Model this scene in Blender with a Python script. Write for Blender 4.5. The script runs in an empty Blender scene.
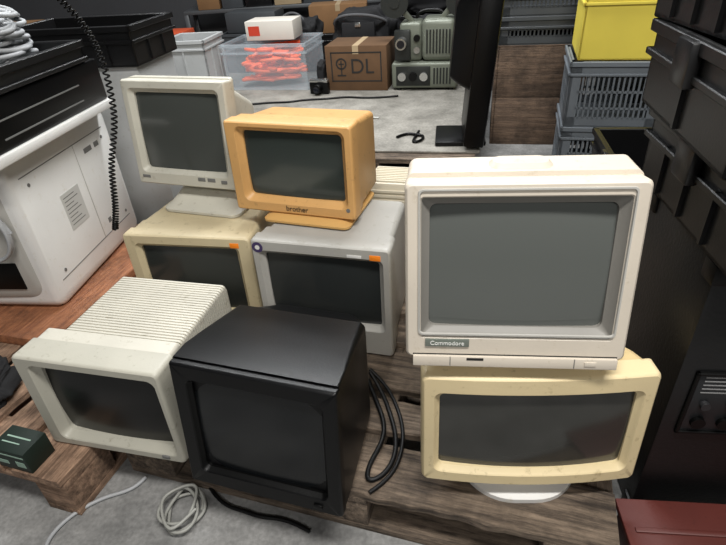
import bpy, bmesh, math, random
from mathutils import Vector, Matrix, noise
random.seed(7)
D2R=math.radians
SC=bpy.context.scene
COL=SC.collection

# ------------------------------------------------------------------ materials
def lin(c):
    out=[]
    for v in c:
        v=v/255.0
        out.append(v/12.92 if v<=.04045 else ((v+.055)/1.055)**2.4)
    return out
MATS={}
def pmat(name,col,rough=.5,var=.07,scale=6,bump=.015,metal=0.,bscale=180,coat=0.,trans=0.,alpha=1.,spec=.5,dirt=0.):
    if name in MATS: return MATS[name]
    m=bpy.data.materials.new(name); m.use_nodes=True
    nt=m.node_tree; N=nt.nodes; L=nt.links
    b=N['Principled BSDF']
    tc=N.new('ShaderNodeTexCoord')
    nz=N.new('ShaderNodeTexNoise'); nz.inputs['Scale'].default_value=scale; nz.inputs['Detail'].default_value=6
    L.new(tc.outputs['Object'],nz.inputs['Vector'])
    cr=N.new('ShaderNodeValToRGB'); c=lin(col)
    cr.color_ramp.elements[0].position=.3; cr.color_ramp.elements[1].position=.7
    cr.color_ramp.elements[0].color=[max(0,x*(1-var-dirt)) for x in c]+[1]
    cr.color_ramp.elements[1].color=[min(1,x*(1+var)) for x in c]+[1]
    L.new(nz.outputs['Fac'],cr.inputs['Fac'])
    if dirt>0:   # scattered grime specks
        n4=N.new('ShaderNodeTexNoise'); n4.inputs['Scale'].default_value=38; n4.inputs['Detail'].default_value=8; n4.inputs['Roughness'].default_value=.7
        L.new(tc.outputs['Object'],n4.inputs['Vector'])
        c4=N.new('ShaderNodeValToRGB'); c4.color_ramp.elements[0].position=.30; c4.color_ramp.elements[1].position=.42
        g=1-min(.5,dirt*5); c4.color_ramp.elements[0].color=(g,g*.97,g*.9,1); c4.color_ramp.elements[1].color=(1,1,1,1)
        L.new(n4.outputs['Fac'],c4.inputs['Fac'])
        mx=N.new('ShaderNodeMix'); mx.data_type='RGBA'; mx.blend_type='MULTIPLY'; mx.inputs[0].default_value=1
        L.new(cr.outputs['Color'],mx.inputs[6]); L.new(c4.outputs['Color'],mx.inputs[7]); L.new(mx.outputs[2],b.inputs['Base Color'])
    else: L.new(cr.outputs['Color'],b.inputs['Base Color'])
    b.inputs['Roughness'].default_value=rough; b.inputs['Metallic'].default_value=metal
    b.inputs['Coat Weight'].default_value=coat; b.inputs['Transmission Weight'].default_value=trans
    b.inputs['Alpha'].default_value=alpha; b.inputs['Specular IOR Level'].default_value=spec
    if bump>0:
        n2=N.new('ShaderNodeTexNoise'); n2.inputs['Scale'].default_value=bscale; n2.inputs['Detail'].default_value=3
        L.new(tc.outputs['Object'],n2.inputs['Vector'])
        bp=N.new('ShaderNodeBump'); bp.inputs['Strength'].default_value=bump*8; bp.inputs['Distance'].default_value=.002
        L.new(n2.outputs['Fac'],bp.inputs['Height']); L.new(bp.outputs['Normal'],b.inputs['Normal'])
    MATS[name]=m; return m

def woodmat(name,c1,c2,axis='X',rough=.85):
    if name in MATS: return MATS[name]
    m=bpy.data.materials.new(name); m.use_nodes=True
    nt=m.node_tree; N=nt.nodes; L=nt.links; b=N['Principled BSDF']
    tc=N.new('ShaderNodeTexCoord'); mp=N.new('ShaderNodeMapping')
    mp.inputs['Scale'].default_value=(1.2,16,16) if axis=='X' else ((16,1.2,16) if axis=='Y' else (16,16,1.2))
    L.new(tc.outputs['Object'],mp.inputs['Vector'])
    nz=N.new('ShaderNodeTexNoise'); nz.inputs['Scale'].default_value=3.6; nz.inputs['Detail'].default_value=9; nz.inputs['Roughness'].default_value=.78
    L.new(mp.outputs['Vector'],nz.inputs['Vector'])
    n3=N.new('ShaderNodeTexNoise'); n3.inputs['Scale'].default_value=8; n3.inputs['Detail'].default_value=8; n3.inputs['Roughness'].default_value=.7; L.new(tc.outputs['Object'],n3.inputs['Vector'])
    cr=N.new('ShaderNodeValToRGB'); cr.color_ramp.elements[0].position=.38; cr.color_ramp.elements[1].position=.62
    cr.color_ramp.elements[0].color=lin(c1)+[1]; cr.color_ramp.elements[1].color=lin(c2)+[1]
    mx=N.new('ShaderNodeMix'); mx.data_type='RGBA'; mx.blend_type='MULTIPLY'; mx.inputs[0].default_value=.75
    L.new(nz.outputs['Fac'],cr.inputs['Fac']); L.new(cr.outputs['Color'],mx.inputs[6])
    cr2=N.new('ShaderNodeValToRGB'); cr2.color_ramp.elements[0].color=(.28,.27,.26,1); cr2.color_ramp.elements[0].position=.37
    cr2.color_ramp.elements[1].position=.57
    L.new(n3.outputs['Fac'],cr2.inputs['Fac']); L.new(cr2.outputs['Color'],mx.inputs[7])
    L.new(mx.outputs[2],b.inputs['Base Color'])
    b.inputs['Roughness'].default_value=rough
    bp=N.new('ShaderNodeBump'); bp.inputs['Strength'].default_value=1.0; bp.inputs['Distance'].default_value=.007
    L.new(nz.outputs['Fac'],bp.inputs['Height']); L.new(bp.outputs['Normal'],b.inputs['Normal'])
    MATS[name]=m; return m

def floormat(name='concrete_floor',a=(98,98,97),bb=(154,153,151)):
    m=bpy.data.materials.new(name); m.use_nodes=True
    nt=m.node_tree; N=nt.nodes; L=nt.links; b=N['Principled BSDF']
    tc=N.new('ShaderNodeTexCoord')
    n1=N.new('ShaderNodeTexNoise'); n1.inputs['Scale'].default_value=4.5; n1.inputs['Detail'].default_value=12; n1.inputs['Roughness'].default_value=.7
    n2=N.new('ShaderNodeTexNoise'); n2.inputs['Scale'].default_value=90; n2.inputs['Detail'].default_value=4
    L.new(tc.outputs['Object'],n1.inputs['Vector']); L.new(tc.outputs['Object'],n2.inputs['Vector'])
    cr=N.new('ShaderNodeValToRGB'); cr.color_ramp.elements[0].position=.34; cr.color_ramp.elements[1].position=.64
    cr.color_ramp.elements[0].color=lin(a)+[1]; cr.color_ramp.elements[1].color=lin(bb)+[1]
    L.new(n1.outputs['Fac'],cr.inputs['Fac'])
    mx=N.new('ShaderNodeMix'); mx.data_type='RGBA'; mx.blend_type='OVERLAY'; mx.inputs[0].default_value=.45
    L.new(cr.outputs['Color'],mx.inputs[6]); L.new(n2.outputs['Fac'],mx.inputs[7])
    L.new(mx.outputs[2],b.inputs['Base Color']); b.inputs['Roughness'].default_value=.7
    bp=N.new('ShaderNodeBump'); bp.inputs['Strength'].default_value=.25; bp.inputs['Distance'].default_value=.002
    L.new(n2.outputs['Fac'],bp.inputs['Height']); L.new(bp.outputs['Normal'],b.inputs['Normal'])
    return m

def glassmat(name,col,rough=.16,coat=.4,spec=.45):
    m=pmat(name,col,rough=rough,var=.02,scale=2,bump=0,coat=coat,spec=spec)
    m.node_tree.nodes['Principled BSDF'].inputs['Coat Roughness'].default_value=.12
    return m

# ------------------------------------------------------------------ mesh helpers
def finish(bm,name,mat,parent=None,loc=(0,0,0),rot=(0,0,0),smooth=35):
    bmesh.ops.recalc_face_normals(bm,faces=bm.faces)
    me=bpy.data.meshes.new(name); bm.to_mesh(me); bm.free()
    for p in me.polygons: p.use_smooth=True
    me.set_sharp_from_angle(angle=D2R(smooth))
    if mat: me.materials.append(mat)
    o=bpy.data.objects.new(name,me); COL.objects.link(o)
    o.location=loc; o.rotation_euler=rot
    if parent: o.parent=parent
    return o
def thing(o,label,cat,group=None):
    o['label']=label; o['category']=cat
    if group:o['group']=group
    return o
def empty(name,loc,yaw,label,cat,group=None):
    o=bpy.data.objects.new(name,None); COL.objects.link(o); o.empty_display_size=.05
    o.location=loc; o.rotation_euler=(0,0,D2R(yaw)); return thing(o,label,cat,group)
def addbox(bm,x0,x1,y0,y1,z0,z1,bev=0,seg=2,mi=0,M=None):
    r=bmesh.ops.create_cube(bm,size=1.0)
    vs=r['verts']
    for v in vs:
        v.co=Vector(((x0+x1)/2+v.co.x*(x1-x0),(y0+y1)/2+v.co.y*(y1-y0),(z0+z1)/2+v.co.z*(z1-z0)))
    if M is not None:
        for v in vs: v.co=M@v.co
    if bev>0:
        es=set(e for v in vs for e in v.link_edges)
        bmesh.ops.bevel(bm,geom=list(es),offset=bev,segments=seg,profile=.5,affect='EDGES')
def box(name,x0,x1,y0,y1,z0,z1,mat,parent=None,bev=.004,loc=(0,0,0),rot=(0,0,0),seg=2):
    bm=bmesh.new(); addbox(bm,x0,x1,y0,y1,z0,z1,bev,seg); return finish(bm,name,mat,parent,loc,rot)
def rrect(w,h,r,n=5):
    r=max(1e-4,min(r,w/2-1e-4,h/2-1e-4)); pts=[]
    for cx,cy,a0 in ((w/2-r,h/2-r,0),(-w/2+r,h/2-r,90),(-w/2+r,-h/2+r,180),(w/2-r,-h/2+r,270)):
        for i in range(n+1):
            a=D2R(a0+90*i/n); pts.append((cx+r*math.cos(a),cy+r*math.sin(a)))
    return pts
def rrect_sub(w,h,r,n=8,m=10):
    """rounded rectangle with subdivided straight sides, so it can be bowed"""
    p=rrect(w,h,r,n); out=[]
    k=len(p)
    for i in range(k):
        a=p[i]; b=p[(i+1)%k]; out.append(a)
        if (i+1)%(n+1)==0:
            for j in range(1,m): out.append((a[0]+(b[0]-a[0])*j/m,a[1]+(b[1]-a[1])*j/m))
    return out
def loft(bm,secs,cap0=True,cap1=True,axis='Y',n=5,sub=False):
    """secs: (pos,cx,cz,w,h,r[,shear])"""
    rings=[]
    for s in secs:
        sh=s[6] if len(s)>6 else 0
        ring=[]
        for px,pz in (rrect_sub(s[3],s[4],s[5],n) if sub else rrect(s[3],s[4],s[5],n)):
            X=s[1]+px; Z=s[2]+pz
            co=(X,s[0]+sh*Z,Z) if axis=='Y' else ((X,Z,s[0]) if axis=='Z' else (s[0],X,Z))
            ring.append(bm.verts.new(co))
        rings.append(ring)
    for a,b in zip(rings,rings[1:]):
        k=len(a)
        for i in range(k): bm.faces.new((a[i],a[(i+1)%k],b[(i+1)%k],b[i]))
    if cap0: bm.faces.new(rings[0])
    if cap1: bm.faces.new(list(reversed(rings[-1])))
    return rings
def addcyl(bm,r1,r2,h,M,seg=24):
    bmesh.ops.create_cone(bm,cap_ends=True,segments=seg,radius1=r1,radius2=r2,depth=h,matrix=M)
def cyl(name,r,h,mat,parent,loc,rot=(0,0,0),r2=None,seg=24):
    bm=bmesh.new(); addcyl(bm,r,r if r2 is None else r2,h,Matrix(),seg); return finish(bm,name,mat,parent,loc,rot)
def text(name,body,size,mat,parent,loc,rot,ext=.0004,sx=1.0):
    cu=bpy.data.curves.new(name,'FONT'); cu.body=body; cu.size=size; cu.extrude=ext; cu.align_x='CENTER'; cu.align_y='CENTER'
    t=bpy.data.objects.new(name,cu); COL.objects.link(t)
    bpy.context.view_layer.update()
    me=bpy.data.meshes.new_from_object(t.evaluated_get(bpy.context.evaluated_depsgraph_get()))
    bpy.data.objects.remove(t)
    me.materials.clear(); me.materials.append(mat)
    o=bpy.data.objects.new(name,me); COL.objects.link(o); o.location=loc; o.rotation_euler=rot; o.scale=(sx,1,1)
    if parent:o.parent=parent
    return o
def facetext(name,body,size,mat,parent,tr,x,y,z,sx=1.0):
    o=text(name,body,size,mat,parent,(0,0,0),(0,0,0))
    o.matrix_local=Matrix.Rotation(tr[0],4,'X')@Matrix.Translation((x,y,z))@Matrix.Rotation(D2R(90),4,'X')@Matrix.Diagonal((sx,1,1,1))
    return o
def tube(name,pts,r,mat,parent=None,cyclic=False,res=6):
    cu=bpy.data.curves.new(name,'CURVE'); cu.dimensions='3D'; cu.bevel_depth=r; cu.bevel_resolution=2; cu.resolution_u=res
    sp=cu.splines.new('NURBS'); sp.points.add(len(pts)-1)
    for p,c in zip(sp.points,pts): p.co=(c[0],c[1],c[2],1)
    sp.order_u=4; sp.use_endpoint_u=not cyclic; sp.use_cyclic_u=cyclic; cu.use_fill_caps=True
    t=bpy.data.objects.new(name,cu); COL.objects.link(t)
    bpy.context.view_layer.update()
    me=bpy.data.meshes.new_from_object(t.evaluated_get(bpy.context.evaluated_depsgraph_get()))
    bpy.data.objects.remove(t)
    for p in me.polygons: p.use_smooth=True
    me.materials.clear(); me.materials.append(mat)
    o=bpy.data.objects.new(name,me); COL.objects.link(o)
    if parent:o.parent=parent
    return o

# ------------------------------------------------------------------ monitor builder
def monitor(loc,yaw,tilt,W,H,mg,mb,mh,ms,label,housing,bezd=.045,rad=.012,slope=.012,rec=.014,mi=None,bulge=.012,srad=.014,crown=0.0,orad=None,hcx=0.0):
    root=empty('crt_monitor',loc,yaw,label,'monitor')
    tr=(-D2R(tilt),0,0)
    l,r,t,b=mg
    sw=W-l-r; sh=H-t-b; cx=(l-r)/2; cz=b+sh/2
    orad=srad+slope*.5 if orad is None else orad
    def bow(bm):
        if crown:
            for v in bm.verts:
                k=1-(2*v.co.x/W)**2
                v.co.y-=crown*k
                if v.co.z>H/2: v.co.z+=crown*.30*k*(v.co.z-H/2)/(H/2)
                else: v.co.z-=crown*.12*k*(H/2-v.co.z)/(H/2)
    bm=bmesh.new()
    loft(bm,[(bezd,0,H/2,W,H,rad),(.008,0,H/2,W,H,rad),(.003,0,H/2,W-.003,H-.003,rad),(0,0,H/2,W-.010,H-.010,rad*.8),
             (0,cx,cz,sw+2*slope+.005,sh+2*slope+.005,orad+.002),
             (.0025,cx,cz,sw+2*slope,sh+2*slope,orad)],cap1=False,cap0=False,n=8,sub=True)
    bow(bm)
    finish(bm,'bezel',mb,root,rot=tr)
    bm=bmesh.new()
    loft(bm,[(.0025,cx,cz,sw+2*slope,sh+2*slope,orad),(rec*.5,cx,cz,sw+2*slope*.75,sh+2*slope*.75,orad*.9),(rec,cx,cz,sw+.002,sh+.002,srad),(rec+.025,cx,cz,sw+.002,sh+.002,srad)],cap0=False,cap1=False,n=8,sub=True)
    bow(bm)
    finish(bm,'screen_surround',mi or mb,root,rot=tr)
    # curved glass: finely divided sheet whose outline is the rounded opening
    bm=bmesh.new(); rings=[]
    N=11; out=rrect_sub(sw+.002,sh+.002,srad,8,10)
    for q in range(N):
        k=1-q/(N); ring=[]
        for px,pz in out:
            ang=math.atan2(pz/(sh/2),px/(sw/2)); ex=math.cos(ang)*sw/2; ez=math.sin(ang)*sh/2
            X=k*(px*k+ex*(1-k)); Z=k*(pz*k+ez*(1-k))
            u=X/(sw/2); v=Z/(sh/2)
            ring.append(bm.verts.new((cx+X,rec+.004-bulge*.5+bulge*.5*(u*u+v*v)*.9,cz+Z)))
        rings.append(ring)
    cv=bm.verts.new((cx,rec+.004-bulge*.5,cz))
    for a,b2 in zip(rings,rings[1:]):
        kk=len(a)
        for i in range(kk): bm.faces.new((a[i],a[(i+1)%kk],b2[(i+1)%kk],b2[i]))
    for i in range(len(rings[-1])): bm.faces.new((rings[-1][i],rings[-1][(i+1)%len(rings[-1])],cv))
    bow(bm)
    finish(bm,'screen',ms,root,rot=tr,smooth=80)
    bm=bmesh.new(); T=math.tan(D2R(tilt))
    secs=[]
    for i,s in enumerate(housing):
        y,w,z0,z1,rr=s[:5]; shr=T if i<2 else (s[5] if len(s)>5 else T*.5)
        secs.append((y,hcx if i>1 else 0,(z0+z1)/2,w,z1-z0,rr,shr))
    loft(bm,secs)
    finish(bm,'housing',mh,root,smooth=30)
    return root,tr

def sticker(parent,tr,x,z,r,mat,y=-.0006,name='sticker'):
    bm=bmesh.new(); addcyl(bm,r,r,.0008,Matrix.Rotation(D2R(90),4,'X'))
    for v in bm.verts: v.co+=Vector((x,y,z))
    return finish(bm,name,mat,parent,rot=tr)
def tbox(name,parent,tr,x0,x1,y0,y1,z0,z1,mat,bev=.001):
    return box(name,x0,x1,y0,y1,z0,z1,mat,parent,bev,rot=tr)

SILV=pmat('warm_white_plastic',(208,198,183),.42,.04,dirt=.035)
TAUPE=pmat('taupe_plastic',(128,125,119),.5)
YEL=pmat('yellowed_plastic',(224,205,162),.46,.08,dirt=.06,scale=3.5)
YEL2=pmat('yellowed_housing',(214,190,140),.5,.09,dirt=.07)
BLK=pmat('black_plastic',(5,5,6),.36,.15,spec=.30)
BLKS=pmat('black_surround',(5,5,5),.4,.1,spec=.25)
GREYB=pmat('grey_beige_plastic',(178,175,162),.45,.07,dirt=.07,scale=4)
GREYB2=pmat('light_vent_plastic',(196,192,179),.5,.05,dirt=.06)
BEI=pmat('beige_plastic',(203,188,153),.48,.09,dirt=.07,scale=4)
SIL=pmat('silver_grey_plastic',(172,170,164),.42,.05,dirt=.04)
ORA=pmat('tan_orange_plastic',(211,163,102),.45,.09,dirt=.08,scale=4)
LG=pmat('light_grey_plastic',(195,192,179),.45,.06,dirt=.06)
WHT=pmat('white_plastic',(222,221,218),.35,.03,dirt=.02)
STO=pmat('orange_paper',(255,140,30),.6,.02,bump=0)
STP=pmat('purple_paper',(62,48,92),.5,.02,bump=0)
INK=pmat('dark_ink',(30,28,26),.6,0,bump=0)
WINK=pmat('white_ink',(225,225,220),.6,0,bump=0)
BADGE=pmat('badge_metal',(122,128,120),.35,.03,metal=.3,bump=0)
GREYM=pmat('mid_grey_plastic',(110,110,108),.5)
GREYL=pmat('panel_grey_plastic',(176,174,168),.5)

# M1 : warm white monitor on top of the yellowed one
r1,t1=monitor((.257,.693,.540),-7.8,10.5,.382,.323,(.042,.042,.040,.058),SILV,SILV,glassmat('glass_grey',(90,93,90)),
  'warm white CRT monitor with grey screen standing on a yellowed monitor',
  [(.04,.376,.002,.318,.012),(.10,.372,.0,.320,.014),(.15,.350,.0,.316,.02,0),(.24,.29,.01,.27,.03,0),(.36,.23,.03,.22,.03,0),(.37,.20,.04,.2,.03,0)],
  bezd=.05,mi=TAUPE,rad=.010,slope=.015,rec=.018,srad=.012,orad=.006)
bm=bmesh.new(); loft(bm,[(.0,.0,.1805,.339,.266,.008),(-.003,.0,.1805,.337,.264,.008),(-.003,.0,.1805,.332,.259,.007),(.0,.0,.1805,.330,.257,.007)],cap0=False,cap1=False); finish(bm,'screen_frame',GREYL,r1,rot=t1)
tbox('badge',r1,t1,-.156,-.078,-.0035,.004,.025,.040,BADGE)
facetext('badge_lettering','Commodore',.0115,WINK,r1,t1,-.117,-.004,.0323)
tbox('control_flap',r1,t1,-.178,.178,-.007,.010,-.014,.007,SILV,.002)
tbox('flap_seam',r1,t1,-.178,.178,-.0008,.004,.0068,.0092,INK,.0003)
tbox('flap_seam',r1,t1,.104,.106,-.0076,-.006,-.012,.0065,TAUPE,.0003)
tbox('flap_seam',r1,t1,-.112,-.110,-.0076,-.006,-.012,.0065,TAUPE,.0003)
tbox('control_slot',r1,t1,-.082,-.052,-.0078,-.005,.0,.005,INK,.0005)
tbox('power_button',r1,t1,.122,.142,-.009,-.005,-.007,.002,SILV,.001)
box('foot',-.15,.15,.03,.22,-.040,.004,SILV,r1,.006)
bm=bmesh.new(); loft(bm,[(.316,0,.13,.11,.05,.02),(.326,0,.13,.09,.035,.016)],axis='Z'); finish(bm,'carrying_grip',SILV,r1)

# M2 : yellowed wide
r2,t2=monitor((.316,.683,.203),-4.5,3.3,.442,.286,(.036,.036,.050,.042),YEL,YEL2,glassmat('glass_dark_brown',(50,50,47)),
  'yellowed wide CRT monitor on a white swivel foot on the pallet',
  [(.04,.430,.004,.282,.02),(.07,.41,.004,.284,.03),(.10,.39,.004,.288,.04,0),(.26,.33,.01,.290,.05,0),(.36,.24,.03,.20,.04,0),(.37,.22,.04,.19,.03,0)],
  bezd=.045,rad=.012,slope=.010,rec=.012,bulge=.010,crown=.018,srad=.010)
bm=bmesh.new(); loft(bm,[(-.058,0,.10,.26,.24,.11),(-.046,0,.10,.26,.24,.11),(-.038,0,.10,.20,.17,.08),(-.02,0,.11,.12,.12,.06),(.012,0,.11,.14,.14,.06)],axis='Z',n=10)
finish(bm,'swivel_foot',WHT,r2)

# M3 : black
r3,t3=monitor((-.252,.702,.168),-19.3,8.0,.366,.326,(.042,.038,.044,.048),BLK,BLK,glassmat('glass_black',(15,17,19),rough=.22,coat=.2,spec=.35),
  'black CRT monitor standing at the edge of the pallet',
  [(.018,.364,.001,.325,.005),(.06,.362,.0,.325,.005),(.13,.352,.0,.318,.010,.10),(.28,.325,.0,.296,.016,.03),(.30,.305,.0,.28,.02,0),(.38,.24,.02,.24,.03,0),(.385,.22,.03,.22,.03,0)],
  bezd=.024,mi=BLKS,slope=.007,rec=.012,rad=.005,srad=.012,bulge=.010)
tbox('power_button',r3,t3,.12,.14,-.004,.002,.016,.026,BLKS)
box('foot',-.13,.13,.10,.30,-.023,.004,BLK,r3,.004)

# M4 : grey beige with ribbed rear
hs=[(.05,.368,.002,.282,.012),(.110,.362,.0,.284,.012),(.115,.322,.0,.266,.012,0)]
yy=.125
for i in range(25):
    hs.append((yy,.322,.0,.269,.010,0)); hs.append((yy+.006,.322,.0,.269,.010,0)); hs.append((yy+.0065,.317,.0,.266,.010,0)); hs.append((yy+.0095,.317,.0,.266,.010,0)); yy+=.010
hs.append((yy,.318,.0,.266,.014,0)); hs.append((yy+.01,.31,.01,.256,.014,0))
r4,t4=monitor((-.640,.872,.147),-15.1,1.4,.380,.287,(.050,.028,.036,.036),GREYB,GREYB2,glassmat('glass_near_black',(16,16,16),rough=.3,coat=.1,spec=.3),
  'grey beige CRT monitor with ribbed rear overhanging the pallet',hs,bezd=.07,slope=.012,rec=.022,rad=.012,srad=.012,bulge=.018,hcx=.012)
tbox('power_button',r4,t4,.13,.15,-.003,.002,.012,.022,GREYM)

# M5 : beige, behind
r5,t5=monitor((-.525,1.371,.148),-12.2,1,.410,.325,(.048,.052,.044,.060),BEI,BEI,glassmat('glass_dim',(44,47,45)),
  'beige CRT monitor with a small orange sticker, carrying a grey monitor',
  [(.04,.405,.004,.320,.02),(.10,.40,.002,.322,.02),(.11,.385,.0,.322,.02,0),(.30,.36,.0,.32,.03,0),(.40,.28,.02,.24,.03,0),(.41,.25,.03,.22,.03,0)],rad=.012,bezd=.045,srad=.010)
tbox('price_sticker',r5,t5,.142,.170,-.0008,.0002,.292,.308,STO,.0002)

# M6 : silver
r6,t6=monitor((-.118,1.205,.148),-16.9,.7,.396,.360,(.036,.034,.046,.10),SIL,SIL,glassmat('glass_dim2',(44,47,47)),
  'silver grey CRT monitor with purple and orange stickers on the pallet',
  [(.04,.390,.004,.354,.012),(.09,.386,.002,.354,.014),(.10,.370,.0,.349,.014,0),(.32,.355,.0,.347,.02,0),(.40,.28,.02,.26,.03,0),(.41,.25,.03,.22,.03,0)],rad=.010,srad=.010)
sticker(r6,t6,-.177,.337,.016,STP); sticker(r6,t6,-.177,.337,.007,WINK,y=-.0012,name='sticker_emblem')
tbox('price_sticker',r6,t6,.142,.172,-.0008,.0002,.326,.342,STO,.0002)
tbox('label_strip',r6,t6,.08,.12,-.0008,.0002,.329,.338,WHT,.0002)

# M7 : tan orange
r7,t7=monitor((-.186,1.372,.521),-21.0,2.1,.378,.264,(.048,.036,.030,.046),ORA,ORA,glassmat('glass_green_grey',(50,56,53)),
  'tan orange CRT monitor resting on the silver grey monitor',
  [(.04,.372,.004,.260,.010),(.08,.366,.002,.260,.010),(.09,.350,.0,.252,.012,0),(.25,.340,.0,.234,.016,0),(.30,.28,.01,.19,.03,0),(.38,.22,.02,.15,.03,0),(.385,.20,.03,.14,.03,0)],rad=.008,slope=.014,rec=.02,srad=.012)
facetext('badge_lettering','brother',.022,INK,r7,t7,.01,-.0008,.018)
sticker(r7,t7,.168,.03,.006,GREYM,name='power_button')
bm=bmesh.new(); loft(bm,[(-.018,.04,.10,.27,.25,.02),(-.012,.04,.10,.27,.25,.02),(.004,.03,.12,.2,.2,.02)],axis='Z'); finish(bm,'swivel_foot',pmat('amber_plastic',(200,158,96),.5),r7)

# M8 : light grey
r8,t8=monitor((-.541,1.574,.546),-20.4,7,.365,.322,(.036,.038,.038,.052),LG,LG,glassmat('glass_soft_grey',(68,71,68)),
  'light grey CRT monitor on its swivel stand atop a beige monitor',
  [(.04,.36,.004,.318,.008),(.06,.355,.002,.318,.01),(.07,.33,.0,.31,.02,0),(.15,.28,.01,.28,.03,0),(.30,.22,.03,.20,.03,0),(.31,.20,.04,.18,.03,0)],rad=.007,srad=.010)
tbox('badge',r8,t8,-.165,-.135,-.001,.001,.02,.03,GREYM)
tbox('badge',r8,t8,.045,.072,-.001,.001,.022,.034,GREYM)
tbox('badge',r8,t8,.08,.108,-.001,.001,.022,.034,GREYM)
tbox('power_button',r8,t8,.13,.15,-.003,.001,.02,.03,GREYM)
bm=bmesh.new(); loft(bm,[(-.074,.05,.08,.28,.24,.03),(-.066,.05,.08,.28,.24,.03),(-.058,.05,.09,.26,.21,.03),(-.015,.03,.13,.18,.12,.03),(.006,.02,.14,.16,.11,.03)],axis='Z',n=8)
finish(bm,'swivel_stand',LG,r8)

# ------------------------------------------------------------------ pallets
W1=woodmat('weathered_wood',(66,56,48),(148,130,112),'X')
W1Y=woodmat('weathered_wood_y',(66,56,48),(148,130,112),'Y')
W2=woodmat('reddish_wood',(116,90,72),(198,162,134),'X')
W2Y=woodmat('reddish_wood_y',(116,90,72),(198,162,134),'Y')
def board(name,x0,x1,y0,y1,z0,z1,mat,p,seed):
    """weathered board with slightly ragged edges and ends"""
    bm=bmesh.new(); n=60; rows=[]
    for i in range(n+1):
        x=x0+(x1-x0)*i/n
        j0=noise.noise(Vector((x*16,seed*3.1,0)))*.010; j1=noise.noise(Vector((x*16,seed*3.1,7)))*.010
        e=(noise.noise(Vector((seed,1,2)))*.006 if i in (0,n) else 0)
        zt=z1-abs(noise.noise(Vector((x*6,seed,3))))*.003
        rows.append([bm.verts.new(c) for c in ((x+e,y0+j0,z0),(x+e,y0+j0,zt-.003),(x+e*1.5,y0+j0+.003,zt),(x-e,y1+j1-.003,zt),(x-e,y1+j1,zt-.003),(x-e,y1+j1,z0))])
    for a,b in zip(rows,rows[1:]):
        for k in range(6): bm.faces.new((a[k],a[(k+1)%6],b[(k+1)%6],b[k]))
    bm.faces.new(rows[0]); bm.faces.new(list(reversed(rows[-1])))
    return finish(bm,name,mat,p)
SEED=[0]
def pallet(cx,cy,yaw,label,wx,wy,z=0,L=1.2,Wd=.8):
    p=empty('pallet',(cx,cy,z),yaw,label,'pallet','wooden pallets on the floor')
    nb=5 if Wd<1 else 9
    ws=[.145 if i%2==0 else .10 for i in range(nb)]; gap=(Wd-sum(ws))/(nb-1); y=-Wd/2
    for i,w in enumerate(ws):
        e=random.uniform(-.008,.008); SEED[0]+=1
        board('deck_board',-L/2+e,L/2+e,y,y+w,.123,.145,wx,p,SEED[0]); y+=w+gap
    for x in (-L/2+.0725,0,L/2-.0725):
        box('stringer_board',x-.0725,x+.0725,-Wd/2,Wd/2,.101,.123,wy,p,.002)
        for yb in (-Wd/2+.05,0,Wd/2-.05):
            box('block',x-.0725,x+.0725,yb-.05,yb+.05,.022,.101,wy,p,.003)
    for yb in (-Wd/2+.05,0,Wd/2-.05):
        box('base_board',-L/2,L/2,yb-.05,yb+.05,0,.022,wx,p,.002)
    return p
ya=-19; ux=Vector((math.cos(D2R(ya)),math.sin(D2R(ya)),0)); uy=Vector((-ux.y,ux.x,0))
c0=Vector((-.665,.930,0))
c=c0+ux*.6+uy*.4
pallet(c.x,c.y,ya,'weathered brown wooden pallet carrying the monitors',W1,W1Y)
c=c0+ux*.52+uy*1.13
pallet(c.x,c.y,ya,'weathered brown wooden pallet standing behind the monitors',W1,W1Y,L=1.0,Wd=.6)
cl=Vector((-.745,.80,0))-ux*.41+uy*.6
pallet(cl.x,cl.y,ya+90,'reddish wooden pallet under a painted board',W2,W2Y)

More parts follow.
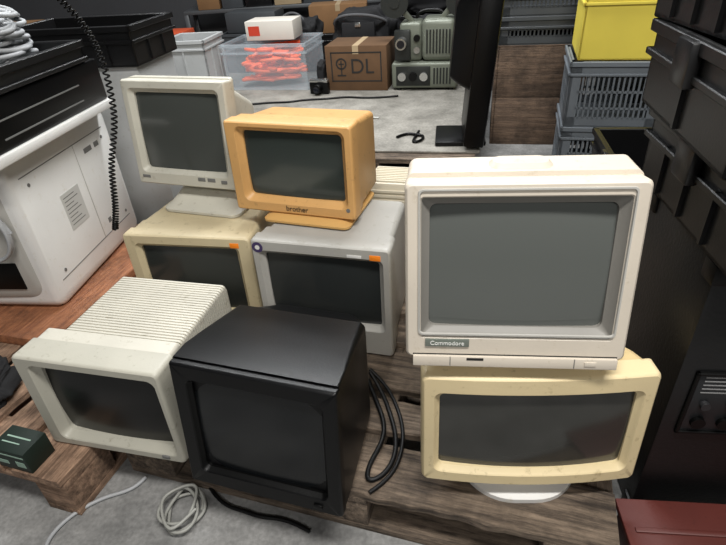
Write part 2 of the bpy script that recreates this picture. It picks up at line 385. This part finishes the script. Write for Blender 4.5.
# ------------------------------------------------------------------ crates
def crate(loc,yaw,w,d,h,mat,label,vents=False,t=.012,name='storage_crate',group=None,ribs=True,nr=.10,latch=None):
    c=empty(name,loc,yaw,label,'crate',group)
    bm=bmesh.new()
    addbox(bm,-w/2,w/2,-d/2,d/2,0,t,.003,1)
    if not vents:
        addbox(bm,-w/2,w/2,-d/2,-d/2+t,0,h,.003,1); addbox(bm,-w/2,w/2,d/2-t,d/2,0,h,.003,1)
        addbox(bm,-w/2,-w/2+t,-d/2,d/2,0,h,.003,1); addbox(bm,w/2-t,w/2,-d/2,d/2,0,h,.003,1)
        if ribs:
            n=int(w/nr)
            for i in range(1,n):
                x=-w/2+w*i/n
                addbox(bm,x-.004,x+.004,-d/2-.008,-d/2+.002,.01,h-.05,0); addbox(bm,x-.004,x+.004,d/2-.002,d/2+.008,.01,h-.05,0)
            n=int(d/nr)
            for i in range(1,n):
                y=-d/2+d*i/n
                addbox(bm,-w/2-.008,-w/2+.002,y-.004,y+.004,.01,h-.05,0); addbox(bm,w/2-.002,w/2+.008,y-.004,y+.004,.01,h-.05,0)
    else:
        for k in range(2):
            L=(w,d)[k]; o=(d,w)[k]
            for s in (-1,1):
                pc=s*(o/2-t/2)
                def bx(a0,a1,z0,z1):
                    if k==0: addbox(bm,a0,a1,pc-t/2,pc+t/2,z0,z1)
                    else: addbox(bm,pc-t/2,pc+t/2,a0,a1,z0,z1)
                bx(-L/2,L/2,0,.05); bx(-L/2,L/2,h-.06,h); bx(-L/2,-L/2+.05,0,h); bx(L/2-.05,L/2,0,h)
                nb=max(5,int((L-.1)/.022))
                for i in range(nb):
                    a=-L/2+.05+(L-.1)*(i+.5)/nb; bx(a-.0045,a+.0045,.04,h-.05)
                for zz in [h*.3,h*.55]: bx(-L/2+.04,L/2-.04,zz-.005,zz+.005)
    finish(bm,'bin',mat,c)
    bm=bmesh.new(); e=.010
    for (z0,z1) in ((h-.022,h),(h-.065,h-.052)):
        addbox(bm,-w/2-e,w/2+e,-d/2-e,-d/2+.004,z0,z1,.002,1); addbox(bm,-w/2-e,w/2+e,d/2-.004,d/2+e,z0,z1,.002,1)
        addbox(bm,-w/2-e,-w/2+.004,-d/2-e,d/2+e,z0,z1,.002,1); addbox(bm,w/2-.004,w/2+e,-d/2-e,d/2+e,z0,z1,.002,1)
    finish(bm,'rim',mat,c)
    if latch:
        box('latch',-w/2-.022,-w/2+.0,-.035,.035,h-.075,h-.001,latch,c,.005)
        for xx in (-w/4,w/4): box('latch',xx-.03,xx+.03,-d/2-.022,-d/2,h-.075,h-.001,latch,c,.005)
    return c
CB=pmat('crate_black',(18,18,19),.34,.15,spec=.55,dirt=.05)
CG=pmat('crate_blue_grey',(112,118,124),.5,.06)
CDG=pmat('crate_dark_grey',(64,67,70),.5,.08)
CY=pmat('crate_yellow',(230,210,84),.5,.05)
CARD=pmat('cardboard',(128,94,60),.85,.08,scale=12)
CARDD=pmat('cardboard_dark',(92,66,42),.85,.1,scale=12)
CARDL=pmat('cardboard_light',(170,148,116),.85,.06)
CWG=pmat('crate_pale_grey',(176,178,178),.5,.05,dirt=.03)
LAT=pmat('latch_black',(30,30,31),.3,.1)

YR=-8
def loc_from(corner,yaw,w,d,cornerxy):
    a=D2R(yaw); X=Vector((math.cos(a),math.sin(a))); Y=Vector((-X.y,X.x))
    c=Vector(corner[:2])-X*(w/2*cornerxy[0])-Y*(d/2*cornerxy[1])
    return c
RED=pmat('maroon_plastic',(90,40,34),.5,.12,dirt=.06)
c=loc_from((.530,.690),YR,.62,.27,(-1,1))
mb=empty('toolbox',(c.x,c.y,0),YR,'low dark red lidded plastic box in front of a loudspeaker','box')
box('body',-.30,.30,-.125,.125,0,.085,RED,mb,.006)
box('lid',-.31,.31,-.135,.135,.082,.10,RED,mb,.004)
for y in (-.06,.0,.06): box('lid_rib',-.29,.29,y-.006,y+.006,.098,.104,RED,mb,.002)
for x in (-.2,.2): box('latch',x-.02,x+.02,-.142,-.13,.05,.095,BLKS,mb,.002)
sp=empty('loudspeaker',(0,0,0),YR,'tall black loudspeaker cabinet with recessed connector panel on the floor','loudspeaker')
c=loc_from((.592,.715),YR,.5,.30,(-1,-1)); sp.location=(c.x,c.y,0)
SPK=pmat('speaker_black',(13,13,14),.42,.15,bump=.05,bscale=120,spec=.5)
box('cabinet',-.25,.25,-.15,.15,0,.70,SPK,sp,.008)
PL=pmat('plate_dark',(44,45,47),.35,.05,metal=.4)
bm=bmesh.new()
for (x0,x1,z0,z1) in ((-.220,.0,.29,.298),(-.220,.0,.452,.46),(-.220,-.212,.29,.46),(-.008,.0,.29,.46)): addbox(bm,x0,x1,-.158,-.149,z0,z1,.002,1)
finish(bm,'terminal_frame',BLKS,sp)
box('terminal_plate',-.213,-.007,-.1535,-.1495,.297,.453,PL,sp,.001)
KND=pmat('knob_dark',(40,40,42),.4)
for xx in (-.185,-.135,-.085): cyl('socket',.014,.010,BLKS,sp,(xx,-.157,.325),(D2R(90),0,0))
for xx in (-.185,-.135,-.085): cyl('control_knob',.009,.012,KND,sp,(xx,-.158,.375),(D2R(90),0,0))
bm=bmesh.new()
for i in range(5): addbox(bm,-.20,-.04-.02*(i%3),-.1542,-.1534,.405+.010*i,.4075+.010*i)
finish(bm,'plate_marking',pmat('grey_ink',(140,140,140),.6,0,bump=0),sp)
for zz in (.02,.68):
    for yy in (-.15,.15): box('corner_protector',-.256,-.22,yy-.008 if yy<0 else .115,-.115 if yy<0 else .158,zz-.02,zz+.02-(.001 if zz>.5 else 0),BLKS,sp,.004)
c=loc_from((.635,1.08),YR,.6,.42,(-1,1)); crate((c.x,c.y,.70),YR,.6,.42,.16,CB,'black ribbed plastic crate on a black loudspeaker',latch=LAT)
c=loc_from((.615,1.11),YR-3,.6,.42,(-1,1)); crate((c.x,c.y,.861),YR-3,.6,.42,.16,CB,'black plastic case with latches stacked on a crate',nr=.2,latch=LAT)
c=loc_from((.612,1.13),YR+2,.6,.42,(-1,1)); crate((c.x,c.y,1.022),YR+2,.6,.42,.15,CB,'black ribbed plastic crate topping the stack',nr=.07)
for k in range(2):
    crate((1.16,1.62,.261*k),-12,.6,.5,.26,CB,'black ribbed plastic crate in a stack on the floor',latch=LAT)
YC=-17
for k,z in enumerate((0,.31)):
    crate((1.32,2.72,z),YC,.42,.42,.31,CG,'blue grey vented plastic crate in a stack',vents=True,group='blue grey vented crates')
crate((1.34,2.74,.62),YC,.40,.42,.30,CY,'yellow plastic crate on blue grey vented crates',ribs=False)
def carton(loc,yaw,w,d,h,mat,label,tape=True,name='cardboard_box'):
    c=empty(name,loc,yaw,label,'box')
    box('carton',-w/2,w/2,-d/2,d/2,0,h,mat,c,.003)
    if tape:
        bm=bmesh.new(); addbox(bm,-.02,.02,-d/2-.001,d/2+.001,h-.05,h+.001); finish(bm,'tape',CARDL,c)
    return c
wc=empty('wooden_crate',(1.17,3.38,0),-14,'plain brown wooden crate below dark grey plastic crates','crate')
WD=woodmat('crate_wood',(82,66,54),(120,98,80),'X')
for z in (.0,.295):
    box('side_board',-.25,.25,-.20,-.18,z+.001,z+.292,WD,wc,.002); box('side_board',-.25,.25,.18,.20,z+.001,z+.292,WD,wc,.002)
    box('side_board',-.26,-.24,-.20,.20,z+.001,z+.292,WD,wc,.002); box('side_board',.24,.26,-.20,.20,z+.001,z+.292,WD,wc,.002)
box('top_board',-.26,.26,-.20,.20,.578,.59,WD,wc,.002)
for k in range(2):
    crate((1.18,3.38,.59+.15*k),-14,.52,.40,.15,CDG,'dark grey vented crate on a brown wooden crate',vents=True,group='dark grey vented crates')
crate((1.98,3.6,0),-14,.5,.5,.5,CB,'tall black plastic crate standing on the floor')
crate((1.98,3.6,.5),-14,.5,.5,.4,CB,'black plastic crate stacked on a tall crate')

# platform with grey sheet
PY=-13
pc=Vector((-.25,3.35))
for sx in (-.56,.50):
    a=D2R(PY)
    for k in range(2):
        pallet(pc.x+sx*math.cos(a),pc.y+sx*math.sin(a),PY,'stacked wooden pallet under a grey sheet',W1,W1Y,z=.146*k,L=1.03,Wd=1.75)
bs=box('cover_sheet',-1.09,1.04,-.80,.9,0,.010,floormat('grey_sheet',(104,101,94),(154,150,142)),None,.003,loc=(pc.x,pc.y,.292),rot=(0,0,D2R(PY)))
thing(bs,'flat grey sheet covering stacked pallets','board')
ZP=.3025
TR=pmat('translucent_plastic',(205,215,222),.25,.03,alpha=.18,bump=0)
tote=crate((-.52,3.98,ZP),-15,.60,.40,.30,TR,'translucent plastic tote filled with orange cables',name='plastic_tote',ribs=False,t=.006)
ORC=pmat('orange_rubber',(248,98,44),.5,.15,scale=14)
pts=[]
a15=D2R(-15)
for i in range(200):
    tx=random.uniform(-.25,.25); ty=random.uniform(-.16,.16); k=i/200
    tz=.02+.19*k+random.uniform(0,.05)
    pts.append((-.52+tx*math.cos(a15)-ty*math.sin(a15),3.98+tx*math.sin(a15)+ty*math.cos(a15),ZP+tz))
o=tube('extension_cable',pts,.012,ORC); thing(o,'tangled orange extension cable inside the tote','cable')
WR=pmat('white_card',(206,200,190),.7,.03); RDI=pmat('red_ink',(190,60,36),.6,0,bump=0)
c=carton((-.50,4.02,ZP+.30),-12,.34,.22,.12,WR,'white cardboard carton with red print on the tote',tape=False)
bm=bmesh.new(); addbox(bm,-.15,-.07,-.1115,-.1095,.03,.09); finish(bm,'red_print',RDI,c)
c=carton((.09,3.76,ZP),-15,.41,.32,.28,CARDD,'dark brown cardboard box with black printed logo')
text('printed_logo','DL',.13,INK,c,(.04,-.1612,.15),(D2R(90),0,0),sx=1.0)
bm=bmesh.new()
for (x0,x1,z0,z1) in ((-.17,.17,.235,.243),(-.17,.17,.058,.066),(-.17,-.162,.058,.243),(.162,.17,.058,.243)): addbox(bm,x0,x1,-.1612,-.1600,z0,z1)
for i in range(12):
    a0=i*math.pi/6; M=Matrix.Translation((-.10,-.1606,.170))@Matrix.Rotation(-a0,4,'Y')
    addbox(bm,-.009,.009,-.0006,.0006,.026,.036,M=M)
addbox(bm,-.104,-.096,-.1612,-.16,.10,.19); addbox(bm,-.13,-.07,-.1612,-.16,.092,.102); addbox(bm,-.118,-.082,-.1612,-.16,.165,.173)
finish(bm,'printed_frame',INK,c)
# film projector
FG=pmat('hammered_grey_green',(112,116,104),.4,.08,metal=.2,dirt=.03); FGD=pmat('dark_grey_metal',(46,48,46),.4,.08,metal=.4); CHR=pmat('chrome',(190,190,188),.2,.03,metal=.9,bump=0)
fp=empty('film_projector',(.51,3.62,ZP),-14,'grey green vintage film projector beside a cardboard box','film projector')
bm=bmesh.new(); addbox(bm,-.21,.21,-.13,.13,.012,.17,.015,3); finish(bm,'base_case',FG,fp)
for x in (-.17,.17):
    for y in (-.1,.1): cyl('rubber_foot',.02,.014,BLKS,fp,(x,y,.007))
box('front_plate',-.18,.04,-.136,-.128,.03,.15,FGD,fp,.003)
bm=bmesh.new()
for i in range(6): addbox(bm,.06+.02*i,.07+.02*i,-.134,-.128,.04,.14,.001,1)
finish(bm,'speaker_grille',FGD,fp)
bm=bmesh.new(); addbox(bm,-.02,.19,-.10,.11,.17,.42,.035,4); finish(bm,'lamp_house',FG,fp)
bm=bmesh.new(); addbox(bm,-.16,-.02,-.08,.09,.17,.40,.02,3); finish(bm,'mechanism_case',FG,fp)
box('film_gate',-.19,-.09,-.115,-.075,.18,.36,FGD,fp,.006)
bm=bmesh.new()
for i in range(8): addbox(bm,.01+.02*i,.019+.02*i,-.104,-.095,.22,.36,.001,1)
finish(bm,'vent_grille',FGD,fp)
cyl('lens_barrel',.034,.09,CHR,fp,(-.14,-.14,.29),(D2R(90),0,0))
cyl('lens_glass',.024,.094,glassmat('lens_glass',(20,22,30)),fp,(-.14,-.14,.29),(D2R(90),0,0))
for x,z,r,m in ((-.14,.09,.026,CHR),(-.07,.09,.026,BLKS),(.0,.09,.026,CHR),(-.05,.24,.020,CHR),(-.05,.31,.020,BLKS)):
    cyl('control_knob',r,.03,m,fp,(x,-.145 if z<.2 else -.09,z),(D2R(90),0,0))
for s in (-1,1):
    box('reel_arm',-.016,.016,-.05,-.02,0,.20,FG,fp,.004,loc=(.07*s,0,.38),rot=(0,D2R(42*s),0))
for x in (-.19,.21):
    bm=bmesh.new(); R=Matrix.Rotation(D2R(90),4,'X')
    for yo in (-.085,-.06):
        addcyl(bm,.085,.085,.004,Matrix.Translation((x,yo,.51))@R,32)
    addcyl(bm,.03,.03,.04,Matrix.Translation((x,-.072,.51))@R,24)
    finish(bm,'film_reel',FGD,fp)
tube('carrying_handle',[(-.06,0,.41),(-.06,0,.45),(.03,0,.465),(.12,0,.45),(.12,0,.41)],.010,BLK,fp)
def blob(name,loc,yaw,w,d,h,mat,label,cat,seed=1,amp=.03):
    bm=bmesh.new(); bmesh.ops.create_icosphere(bm,subdivisions=5,radius=1)
    for v in bm.verts:
        p=v.co.copy(); q=Vector((math.copysign(abs(p.x)**.5,p.x),math.copysign(abs(p.y)**.5,p.y),math.copysign(abs(p.z)**.65,p.z)))
        n=noise.noise(p*2.0+Vector((seed,0,0)))
        f=1-abs(noise.noise(Vector((p.x*3.5,p.y*3.5,p.z*1.6))+Vector((0,seed,0))))*2
        v.co=Vector((q.x*w/2,q.y*d/2,q.z*h/2+h/2))+p*(n*amp*1.6+max(0,f-.4)*amp*.7)
        v.co.z=max(0,v.co.z)
    o=finish(bm,name,mat,None,loc,(0,0,D2R(yaw)),smooth=180)
    return thing(o,label,cat)
FAB=pmat('black_fabric',(24,24,26),.8,.3,bump=.06,bscale=300,spec=.4)
STRP=pmat('strap_grey',(78,78,80),.8)
bag=blob('shoulder_bag',(.14,4.16,ZP),-14,.50,.24,.42,FAB,'slumped black fabric bag behind a cardboard box','bag',3,.04)
tube('bag_strap',[(-.20,-.05,.30),(-.22,-.15,.40),(0,-.20,.43),(.2,-.14,.38),(.22,-.05,.28)],.010,STRP,bag)
box('bag_pocket',-.14,.10,-.155,-.12,.20,.36,FAB,bag,.012)
box('bag_buckle',-.04,.0,-.162,-.152,.33,.36,CHR,bag,.002)
blob('cloth_pouch',(-.180,3.79,ZP),-14,.06,.12,.17,FAB,'small black camera pouch between tote and box','bag',5,.006)
def camera_prop(loc,yaw):
    c=empty('film_camera',loc,yaw,'black and chrome film camera standing on the grey sheet','camera')
    box('body',-.065,.065,-.022,.022,0,.075,BLKS,c,.006); box('top_plate',-.063,.063,-.021,.021,.074,.092,CHR,c,.004)
    cyl('lens_barrel',.028,.05,BLKS,c,(.0,-.045,.038),(D2R(90),0,0)); cyl('lens_glass',.02,.052,MATS['lens_glass'],c,(.0,-.046,.038),(D2R(90),0,0))
    cyl('dial',.009,.008,CHR,c,(.045,0,.095))
camera_prop((-.20,3.60,ZP),-20)
gb2=blob('gear_bag',(-.40,4.42,ZP),-10,.40,.20,.36,FAB,'black padded gear bag behind the tote','bag',21,.04)
tube('bag_handle',[(-.10,0,.33),(-.08,0,.42),(.06,0,.43),(.09,0,.33)],.010,STRP,gb2)
blob('gear_bag',(.62,4.02,ZP),-10,.36,.18,.36,FAB,'black padded gear bag behind the film projector','bag',31,.03)
YB=-10
items=[(-1.6,5.05,.7,.5,.42,CWG),(-.78,5.2,.6,.4,.50,CDG),(-.05,5.15,.6,.4,.46,CB),(.68,5.0,.6,.45,.58,CB),(1.45,4.7,.7,.45,.55,CDG)]
for x,y,w,d,h,m in items:
    crate((x,y,0),YB,w,d,h,m,'plastic crate standing against the rear wall',group='crates along the rear wall')
carton((-.80,5.2,.50),YB,.45,.3,.16,CDG,'dark grey equipment case on a crate at the rear wall',tape=False,name='equipment_case')
carton((-.05,5.15,.46),YB+6,.5,.3,.22,CARD,'brown cardboard carton on a crate at the rear wall')
blob('cable_bag',(.68,5.0,.58),0,.5,.36,.22,FAB,'black fabric bundle on a crate at the rear wall','bag',9)
carton((-1.6,5.05,.42),YB,.45,.3,.14,pmat('orange_card',(206,84,46),.7,.05),'orange cardboard box on a pale crate',tape=False)
carton((1.45,4.7,.55),YB,.5,.35,.3,CB,'black equipment case on a dark crate',tape=False,name='equipment_case')
rk=empty('storage_bench',(.1,5.72,0),0,'long grey metal bench standing at the rear wall','bench')
RK=pmat('rack_metal',(104,106,108),.45,.06,metal=.5)
for x in (-1.6,0,1.6):
    for y in (-.16,.16): box('leg',x-.02,x+.02,y-.02,y+.02,0,.62,RK,rk,.002)
box('bench_top',-1.62,1.62,-.18,.18,.62,.65,RK,rk,.002)
cols=[CARD,CDG,CB,CARDL,CDG,WR,RED,CARD,CB,CWG]
x=-1.38
for i in range(10):
    w=random.uniform(.18,.28); h=random.uniform(.14,.30)
    carton((x+w/2,5.70,.652),0,w,.26,h,cols[i],'small storage box on the rear metal bench',tape=(i%3==0)); x+=w+.025
thing(tube('sheet_lead',[(-.85,3.55,.309),(-.70,3.40,.309),(-.55,3.45,.309),(-.40,3.40,.309),(-.30,3.45,.309),(-.15,3.42,.309),(.0,3.46,.309),(.1,3.36,.309),(.3,3.38,.309)],.006,BLKS),'thin black lead lying on the grey sheet','cable')
thing(tube('sheet_lead',[(-.65,3.05,.308),(-.5,2.95,.308),(-.35,3.05,.308),(-.1,3.05,.308),(.15,2.95,.308)],.005,pmat('pale_lead',(190,190,184),.5)),'thin pale lead lying on the grey sheet','cable')

# black bulky television seen edge on
fm=empty('flat_monitor',(.560,2.545,ZP),80,'bulky black television seen edge on, standing on the grey sheet','monitor')
box('stand_foot',-.13,.13,-.09,.15,0,.022,BLK,fm,.006)
tl=(D2R(4),0,0)
bm=bmesh.new(); addbox(bm,-.20,.20,-.055,.040,.0,.82,.010,2); finish(bm,'panel_frame',BLK,fm,loc=(0,-.02,.018),rot=tl)
bm=bmesh.new(); loft(bm,[(.035,0,.50,.37,.50,.02),(.09,0,.48,.33,.42,.02),(.13,0,.44,.27,.30,.02)]); finish(bm,'rear_cover',BLK,fm,loc=(0,-.02,.018),rot=tl)
box('screen',-.185,.185,-.0565,-.054,.10,.79,glassmat('glass_lcd',(14,14,16)),fm,.0005,loc=(0,-.02,.018),rot=tl)
thing(tube('signal_cable',[(.34,2.66,.312),(.30,2.55,.310),(.28,2.50,.310),(.34,2.52,.310),(.36,2.60,.310),(.32,2.60,.312),(.28,2.66,.310),(.22,2.60,.310)],.007,BLKS),'black cable tangled beside the television foot','cable')

# ribbed beige casing behind the silver monitor
KEY=pmat('casing_beige',(206,198,178),.5,.04)
kb=empty('ribbed_casing',(.135,1.72,.145),-17,'beige ribbed plastic machine casing standing behind monitors','casing')
box('case',-.09,.09,-.06,.09,0,.325,KEY,kb,.012)
bm=bmesh.new()
for i in range(16): addbox(bm,-.085,.085,-.066,-.058,.02+i*.018,.030+i*.018,.001,1)
for i in range(9): addbox(bm,-.08,.08,-.05+i*.015,-.043+i*.015,.322,.330,.001,1)
finish(bm,'rib_panel',KEY,kb)

# ------------------------------------------------------------------ left side
bd=box('painted_board',-.42,.42,-.35,.35,0,.036,woodmat('orange_brown_board',(128,78,52),(180,120,82),'Y',.5),None,.004,loc=(-1.29,1.745,.145),rot=(0,0,D2R(-17)))
thing(bd,'orange brown painted wooden board lying on a pallet','board')
wb=empty('office_projector',(0,0,.182),-6.7,'white flat-sided machine tipped on its side, with label, on a board','projector')
c=loc_from((-1.02,1.46),-6.7,.5,.60,(1,-1)); wb.location=(c.x,c.y,.182)
bm=bmesh.new(); loft(bm,[(-.25,0,.262,.58,.524,.04),(.225,0,.262,.60,.524,.04),(.240,0,.262,.592,.516,.036),(.250,0,.262,.57,.494,.03)],axis='X',n=10)
finish(bm,'body_shell',WHT,wb,smooth=50)
bm=bmesh.new(); addbox(bm,.2495,.2515,-.11,.0,.20,.33,.0005,1)
finish(bm,'rating_label',pmat('label_paper',(196,196,192),.7,.02,bump=0),wb)
bm=bmesh.new()
for i in range(8): addbox(bm,.2512,.2518,-.10,-.02-(i%3)*.015,.215+i*.014,.218+i*.014)
finish(bm,'label_print',GREYM,wb)
for y,z,w,h in ((.10,.40,.05,.018),(.17,.40,.03,.018),(.10,.12,.02,.02)):
    bm=bmesh.new(); addbox(bm,.2495,.2512,y,y+w,z,z+h,.0005,1); finish(bm,'port',GREYM,wb)
box('seam_line',.2488,.2512,-.25,.25,.085,.088,GREYM,wb,.0003)
box('seam_line',.2488,.2512,-.25,.25,.450,.453,GREYM,wb,.0003)
box('seam_line',.2488,.2512,.045,.048,.088,.450,GREYL,wb,.0003)
for y,z in ((-.22,.42),(.23,.42),(.23,.11),(-.22,.11)):
    cyl('screw_cap',.006,.004,GREYM,wb,(.250,y,z),(0,D2R(90),0),seg=16)
bm=bmesh.new(); loft(bm,[(-.305,0,.262,.40,.40,.05),(-.295,0,.262,.43,.43,.05),(-.27,0,.262,.44,.44,.05)],n=8); finish(bm,'front_panel',GREYL,wb)
bm=bmesh.new(); addbox(bm,-.05,.16,-.311,-.303,.09,.19,.003,2); finish(bm,'front_slot',BLKS,wb)
GC=pmat('grey_cable',(166,168,170),.5,.05)
hc=tube('cable_coil',[(.13+.085*math.cos(i*.5),-.328-.0012*(i%14),.31+.095*math.sin(i*.5)) for i in range(90)],.006,GC)
hc.matrix_world=Matrix.Translation(wb.location)@Matrix.Rotation(D2R(-6.7),4,'Z')
thing(hc,'pale grey cable coil hanging against the white machine','cable')
dv=empty('disk_recorder',(-1.17,1.74,.707),-8,'black flat electronic device lying on the white machine','electronic device')
box('lower_tray',-.25,.25,-.34,.31,0,.03,WHT,dv,.006)
box('case',-.24,.24,-.33,.30,.03,.17,BLK,dv,.008)
bm=bmesh.new()
for i in range(2): addbox(bm,.236,.243,-.25,.15,.06+i*.05,.064+i*.05)
finish(bm,'trim_strip',GREYM,dv)
crate((-1.15,1.74,.877),-8,.44,.46,.07,CB,'shallow black tray full of grey cables')
pts=[]
for i in range(560):
    a=i*.62+.3*math.sin(i*.11); rr=.115+.06*math.sin(i*1.3)+.015*math.sin(i*.37); k=i/560
    pts.append((-1.14+rr*math.cos(a),1.75+rr*1.1*math.sin(a),.905+.16*k*(1.25-rr*2)+.010*math.sin(i*.9)))
thing(tube('cable_bundle',pts,.007,GC,res=4),'bundle of coiled grey cables piled in a tray','cable')
carton((-1.07,2.43,0),-10,.52,.32,.80,CWG,'large pale grey carton under a black crate',tape=False)
crate((-1.07,2.43,.80),-10,.56,.36,.15,CB,'black plastic crate on a large pale carton')
crate((-2.15,2.3,0),-10,.5,.7,.5,CB,'black plastic crate behind the white machine')
carton((-2.5,3.9,0),-10,.8,.7,.8,CARD,'large brown cardboard box near the rear')
crate((-1.055,3.90,ZP),-10,.30,.34,.36,CWG,'white grey plastic crate on the grey sheet',ribs=True)
path=[Vector(p) for p in ((-.96,1.50,1.06),(-.93,1.54,1.15),(-.84,1.60,1.17),(-.755,1.60,1.09),(-.70,1.60,.97),(-.695,1.57,.80),(-.72,1.50,.66),(-.73,1.46,.55),(-.745,1.44,.48))]
def interp(t):
    n=len(path)-1; x=min(t*n,n-1e-6); i=int(x); f=x-i
    p0=path[max(i-1,0)];p1=path[i];p2=path[i+1];p3=path[min(i+2,n)]
    return .5*((2*p1)+(-p0+p2)*f+(2*p0-5*p1+4*p2-p3)*f*f+(-p0+3*p1-3*p2+p3)*f**3)
pts=[]
turns=88
for i in range(turns*8):
    t=i/(turns*8); p=interp(t); d=(interp(min(t+.01,1))-interp(max(t-.01,0))).normalized()
    s=d.cross(Vector((0.1,1,0))).normalized(); u=s.cross(d)
    a=i/8*2*math.pi; pts.append(p+(s*math.cos(a)+u*math.sin(a))*.008)
thing(tube('coiled_cord',pts,.0028,BLKS,res=2),'black coiled telephone cord hanging beside the white machine','cable')
gb=empty('small_carton',(-.868,.878,.145),-19,'small dark green printed carton on the reddish pallet','box')
GRN=pmat('dark_green_card',(12,30,22),.6,.05)
box('carton',-.052,.052,-.036,.036,0,.068,GRN,gb,.002)
bm=bmesh.new(); addbox(bm,-.048,.048,-.0368,-.036,.052,.056); addbox(bm,-.040,-.01,-.0368,-.036,.020,.032); addbox(bm,.015,.042,-.0368,-.036,.018,.036); finish(bm,'printed_band',pmat('pale_ink',(140,165,150),.6,0,bump=0),gb)
bm=bmesh.new(); addbox(bm,-.036,.036,.004,.008,.0678,.0686); addbox(bm,-.036,.018,-.012,-.009,.0678,.0686); finish(bm,'top_print',MATS['pale_ink'],gb)
blob('cable_pouch',(-1.12,1.10,.145),10,.20,.15,.08,FAB,'black cloth pouch lying on the reddish pallet','bag',12,.02)

# ------------------------------------------------------------------ cables
BC=pmat('black_cable',(12,12,13),.5,.1,spec=.3)
thing(tube('power_cable',[(.0,1.04,.20),(.03,1.0,.165),(.045,.93,.153),(.055,.86,.152),(.045,.79,.152),(.01,.745,.152),(-.03,.735,.152),(-.015,.79,.153),(.022,.84,.160),(.030,.91,.160),(.01,.97,.160),(-.005,1.04,.17)],.006,BC),'thick black power cable looped beside the black monitor','cable')
thing(tube('signal_cable',[(.0,1.06,.19),(.04,1.03,.165),(.065,.96,.152),(.075,.88,.152),(.062,.80,.152),(.03,.74,.152),(-.02,.71,.152)],.005,BC),'black signal cable lying on the pallet boards','cable')
pts=[]
for i in range(46):
    a=i*.55; pts.append((-.490+(.045+.014*math.sin(i*.7))*math.cos(a),.79+(.060+.012*math.cos(i*.9))*math.sin(a),.008+.0008*i))
thing(tube('cable_coil',pts,.004,pmat('pale_grey_cable',(158,158,152),.5,.04)),'pale grey cable coil lying on the concrete floor','cable')
thing(tube('floor_cable',[(-.62,.90,.007),(-.64,.86,.007),(-.70,.86,.007),(-.79,.80,.007),(-.82,.72,.007),(-.76,.66,.007),(-.70,.62,.007),(-.70,.50,.007)],.005,GC),'light grey cable running along the floor','cable')
thing(tube('floor_lead',[(-.44,.86,.008),(-.40,.80,.008),(-.34,.785,.008),(-.29,.755,.008),(-.23,.755,.008),(-.17,.715,.008)],.005,BC),'black lead trailing on the floor below the pallet','cable')

# ------------------------------------------------------------------ room
def struct(o): o['kind']='structure'; return o
CONC=floormat()
struct(box('floor',-4,4,-3,6.2,-.05,0,CONC,None,0))
WL=pmat('dark_wall',(66,66,68),.85,.08,scale=2)
struct(box('wall_back',-4,4,6.0,6.1,0,3,WL,None,0))
struct(box('wall_left',-4,-3.9,-3,6,0,3,WL,None,0))
struct(box('wall_right',3.9,4,-3,6,0,3,WL,None,0))

# ------------------------------------------------------------------ light
w=bpy.data.worlds.new('World'); SC.world=w; w.use_nodes=True
w.node_tree.nodes['Background'].inputs[0].default_value=(.90,.96,1,1); w.node_tree.nodes['Background'].inputs[1].default_value=.055
def area(name,loc,rot,sx,sy,e,col):
    l=bpy.data.lights.new(name,'AREA'); l.shape='RECTANGLE'; l.size=sx; l.size_y=sy; l.energy=e; l.color=col
    o=bpy.data.objects.new(name,l); COL.objects.link(o); o.location=loc; o.rotation_euler=[D2R(a) for a in rot]
area('ceiling_light',(.4,.0,2.9),(8,0,0),1.4,.2,80,(1,.98,.94))
area('ceiling_light',(-.4,2.7,2.9),(0,0,0),2.4,.2,112,(.97,.99,1))
area('ceiling_light',(-.2,-1.6,2.4),(50,0,0),1.4,.5,27,(1,.98,.95))
area('ceiling_light',(0,4.7,2.9),(0,0,0),2.4,.2,34,(.97,.99,1))

# ------------------------------------------------------------------ camera
cam=bpy.data.cameras.new('camera'); co=bpy.data.objects.new('camera',cam); COL.objects.link(co); SC.camera=co
cam.sensor_width=36; cam.lens=36*524/726; cam.clip_start=.02
th=D2R(33.12); ro=D2R(-3.99)
F=Vector((0,math.cos(th),-math.sin(th))); U0=Vector((0,math.sin(th),math.cos(th))); R0=Vector((1,0,0))
R=R0*math.cos(ro)+U0*math.sin(ro); U=-R0*math.sin(ro)+U0*math.cos(ro)
M=Matrix((R,U,-F)).transposed().to_4x4(); M.translation=Vector((0,0,1.2)); co.matrix_world=M
SC.view_settings.view_transform='Standard'; SC.view_settings.look='None'; SC.view_settings.exposure=0
